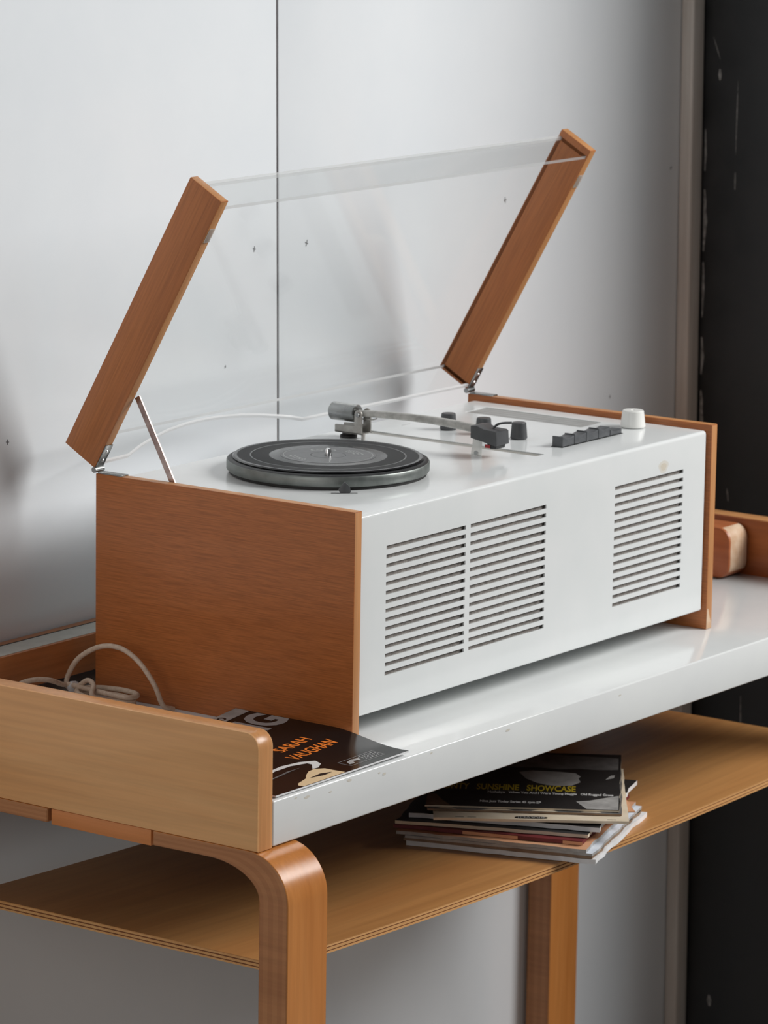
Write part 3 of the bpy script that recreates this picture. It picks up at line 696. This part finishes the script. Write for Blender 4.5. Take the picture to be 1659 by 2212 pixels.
patch('printed_shape', [(-0.070, -0.0490), (-0.066, -0.0430), (-0.058, -0.0410), (-0.050, -0.0430), (-0.0515, -0.0470), (-0.060, -0.0450), (-0.064, -0.0500)], M['ink_silver'], cov, lambda s, t: sl_map(s, t, 0.00015))
for k in range(4):
    x = -0.0480
    while x < -0.028:
        w = random.uniform(0.0015, 0.004); y = -0.0420-0.0026*k
        patch('printed_line', [(x, y), (x+w, y), (x+w, y+0.0009), (x, y+0.0009)], M['ink_silver'], cov, lambda s, t: sl_map(s, t, 0.00015)); x += w+0.001

# ------------------------------------------------------------------ stack of sleeves on the shelf
def sleeve(label, cx, cy, ang, zb, th, top, edge, bow=0.0, jit=0.0006, size=0.178, tip=0.0, group='record sleeves stacked on the shelf'):
    t = thing('record_sleeve', label, 'record sleeve', (cx, cy, zb), group)
    ca, sa = math.cos(ang), math.sin(ang); e1 = Vector((ca, sa, 0)); e2 = Vector((-sa, ca, 0)); c0 = Vector((cx, cy, zb))
    hs = size/2; N = 12
    def surf(s, tt, up): # s,tt in 0..size from the near left corner
        u, v = (s-hs)/hs, (tt-hs)/hs
        zz = bow*(1-u*u)*0.5 + tip*max(0.0, 0.5+0.5*v)**1.5
        return c0 + e1*(s-hs) + e2*(tt-hs) + Vector((0, 0, zz+up))
    V, Fc, mi = [], [], []
    ed = {}
    for i in range(N+1):
        for j in range(N+1):
            bd = i in (0, N) or j in (0, N)
            ed[i, j] = (random.uniform(-jit, jit), random.uniform(-jit, jit)) if bd else (0, 0)
    for up in (th, 0):
        for i in range(N+1):
            for j in range(N+1):
                V.append(surf(size*i/N+ed[i, j][0], size*j/N+ed[i, j][1], up))
    nn = (N+1)**2; q = lambda i, j, k=0: k*nn+i*(N+1)+j
    for i in range(N):
        for j in range(N):
            Fc.append((q(i, j), q(i+1, j), q(i+1, j+1), q(i, j+1))); mi.append(0)
            Fc.append((q(i, j, 1), q(i, j+1, 1), q(i+1, j+1, 1), q(i+1, j, 1))); mi.append(1)
    for i in range(N):
        for (a, b) in ((q(i, 0), q(i+1, 0)), (q(i, N), q(i+1, N)), (q(0, i), q(0, i+1)), (q(N, i), q(N, i+1))):
            Fc.append((a, b, b+nn, a+nn)); mi.append(1)
    o = part('cover', V, Fc, None, t, fmats=mi, mats=[M[top], M[edge]]); fixnormals(o)
    return o, (lambda s, tt, l=0.00015: surf(s, tt, th+l))
rad = math.radians
ZS = shelf_z(0.35)+0.0006
stack = [
 # label, cx, cy, angle, thickness, top, edge
 ('thick white booklet with a frayed edge at the very bottom of the sleeve pile', .3444, .0470, -72.8, .0044, 'paper_white', 'paper_white'),
 ('dark grey worn sleeve second from the bottom of the sleeve pile', .3425, .0490, -72.4, .0028, 'paper_green', 'paper_brown'),
 ('cool white inner sleeve sticking out to the right in the sleeve pile', .3405, .0480, -72.0, .0024, 'paper_blue', 'paper_grey'),
 ('tan kraft sleeve low in the sleeve pile above the cool white one', .3370, .0530, -72.4, .0030, 'paper_tan', 'paper_grey'),
 ('dark red sleeve with a cream stripe in the middle of the sleeve pile', .3430, .0630, -71.3, .0034, 'paper_red', 'paper_red'),
 ('black sleeve with worn cream edges above the dark red one', .3477, .0688, -67.2, .0030, 'paper_black_m', 'paper_cream'),
 ('stiff white-edged sleeve with a black cover in the upper sleeve pile', .3610, .0635, -68.5, .0042, 'paper_black_m', 'paper_white'),
]
z = ZS; placed = []
for lb, cx, cy, an, th, tp, ed in stack:
    placed.append(sleeve(lb, cx, cy, rad(an), z, th, tp, ed, bow=random.uniform(0, 0.0005), jit=0.0012)); z += th+0.0006
# cream stripe along the near edge of the dark red sleeve
oE, fE = placed[4]
for s0, s1 in ((0.066, 0.118), (0.160, 0.1785)):
    part('edge_stripe', [fE(s0, -0.0016, -0.0030), fE(s1, -0.0016, -0.0030), fE(s1, -0.0016, 0.0), fE(s0, -0.0016, 0.0)], [(0, 1, 2, 3)], M['paper_tan'], oE)
bsl, _ = sleeve('tan sleeve whose corner pokes out behind the cream sleeve', .3800, .0760, rad(-47), z, .0010, 'paper_tan', 'paper_tan', jit=0.0008); z += .0016
o8, f8 = sleeve('cream sleeve with a dark oval mark on its near border, third from the top', .3555, .0530, rad(-55.5), z, .0024, 'paper_cream', 'paper_cream', jit=0.0005, tip=0.0035); z += .0030
oval = [(0.089+0.0150*math.copysign(abs(math.cos(t))**0.6, math.cos(t)), 0.0062+0.0040*math.copysign(abs(math.sin(t))**0.6, math.sin(t))) for t in [2*math.pi*k/28 for k in range(28)]]
patch('printed_oval', oval, M['ink_black'], o8, f8)
text('lettering', 'BRAVO!', 0.0048, M['ink_silver'], o8, lambda s, t: f8(0.1010-s, 0.0090-t*1.6, 0.0003), width=0.0240)
for s0 in (0.0200, 0.0310, 0.1580):
    patch('printed_line', [(s0, 0.0035), (s0+0.008, 0.0035), (s0+0.008, 0.0047), (s0, 0.0047)], M['ink_black'], o8, f8)
o9, f9 = sleeve('brown and grey picture sleeve just under the top black sleeve', .3695, .0670, rad(-57.2), z, .0018, 'paper_midgrey', 'paper_brown', jit=0.0008, tip=0.0055); z += .0024
for s0, w in ((0.008, 0.02), (0.05, 0.03), (0.095, 0.025), (0.14, 0.02)):
    patch('printed_shape', [(s0, 0.001), (s0+w, 0.001), (s0+w*0.7, 0.006), (s0+w*0.3, 0.006)], M['paper_cream'], o9, f9)
oT, fT = sleeve('black picture sleeve with yellow and white lettering on top of the sleeve pile', .3725, .0705, rad(-57.8), z, .0014, 'paper_black_m', 'paper_cream', jit=0.0005, tip=0.0075)
text('lettering', 'MONTY   SUNSHINE   SHOWCASE', 0.0110, M['ink_yellow'], oT, lambda s, t: fT(0.0080+s, 0.0570+t*2.3), width=0.1290, bold=0.0003)
text('lettering', 'Hushabye   When You And I Were Young Maggie   Old Rugged Cross', 0.0052, M['ink_white'], oT, lambda s, t: fT(0.0560+s, 0.0470+t*1.7), width=0.1160, bold=0.0002)
text('lettering', 'Nixa Jazz Today Series 45 rpm EP', 0.0052, M['ink_white'], oT, lambda s, t: fT(0.0500+s, 0.0160+t*1.8), width=0.0560, bold=0.0002)
patch('printed_shape', [(0.083, 0.1150), (0.090, 0.0950), (0.100, 0.0830), (0.110, 0.0760), (0.122, 0.0745), (0.133, 0.0765), (0.141, 0.0880), (0.139, 0.1000), (0.141, 0.1060), (0.136, 0.1160), (0.120, 0.1190), (0.095, 0.1210)], M['paper_grey'], oT, fT)
patch('printed_shape', [(0.003, 0.1350), (0.060, 0.1300), (0.100, 0.1310), (0.120, 0.1270), (0.140, 0.1300), (0.160, 0.1280), (0.176, 0.1300), (0.176, 0.1660), (0.120, 0.1720), (0.003, 0.1740)], M['paper_midgrey'], oT, fT)
patch('printed_shape', [(0.1640, 0.0980), (0.1720, 0.1040), (0.1730, 0.1130), (0.1690, 0.1120)], M['paper_grey'], oT, fT)
patch('torn_corner', [(0.1380, 0.0260), (0.1480, 0.0020), (0.1770, 0.0020), (0.1770, 0.0480), (0.1700, 0.0440), (0.1600, 0.0370), (0.1500, 0.0300)], M['paper_grey'], oT, fT)
patch('torn_corner', [(0.0010, 0.0010), (0.0240, 0.0010), (0.0150, 0.0200), (0.0090, 0.0380), (0.0010, 0.0400)], M['paper_brown'], oT, fT)

# ------------------------------------------------------------------ power cord
cordt = thing('power_cord', 'beige mains cord looped and tied beside the player', 'cord', (-0.05, 0.25, 0.0))
r = 0.0023
P = [(-0.010, 0.1850, 0.0028), (-0.022, 0.1870, 0.0080), (-0.028, 0.1920, 0.0267), (-0.030, 0.2076, 0.0450), (-0.030, 0.2284, 0.0543), (-0.030, 0.2518, 0.0522), (-0.030, 0.2745, 0.0393), (-0.031, 0.2850, 0.0250), (-0.034, 0.2860, 0.0150), (-0.040, 0.2760, 0.0130),
     (-0.043, 0.2640, 0.0180), (-0.046, 0.2520, 0.0250), (-0.050, 0.2420, 0.0230), (-0.056, 0.2360, 0.0140)]
for k in range(22):
    t = 2.2+2*math.pi*2.25*k/21; q = 1.0-0.10*math.sin(0.9*k)
    P.append((-0.040+0.016*q*math.sin(t)-0.002, 0.236+0.031*q*math.cos(t), 0.0070+0.0105*k/21))
P += [(-0.044, 0.2700, 0.0175), (-0.052, 0.2760, 0.0190), (-0.070, 0.2740, 0.0260), (-0.086, 0.2790, 0.0285), (-0.100, 0.2860, 0.0250), (-0.125, 0.2900, 0.0120), (-0.150, 0.2850, 0.0028)]
cord = tube('cable', smooth_path(P, 8), r, M['cord'], cordt, seg=10)
tube('cable_tie', [(-0.0425, 0.2690, 0.0160), (-0.0415, 0.2735, 0.0150)], 0.0052, M['tie'], cordt, seg=14)

# ------------------------------------------------------------------ wooden block by the far end board
blk = thing('wooden_block', 'rounded wooden block with a worn pale end beside the far end board', 'block', (0.806, 0.17, 0))
y0, y1, z0, z1, rr = 0.1030, 0.2400, 0.0005, 0.0530, 0.014
poly = []
for cy_, cz_, a0 in ((y0+rr, z0+rr, math.pi), (y1-rr, z0+rr, 1.5*math.pi), (y1-rr, z1-rr, 0), (y0+rr, z1-rr, 0.5*math.pi)):
    for k in range(7):
        a = a0+math.pi/2*k/6; poly.append((cy_+rr*math.cos(a), cz_+rr*math.sin(a)))
prism('body', poly, 0.7860, 0.8235, 0, M['block'], blk, bevel=0.003, mats=[M['block'], M['block_worn']], fm=lambda n: 1 if (n.y < -0.35 and n.z > -0.5) else 0)
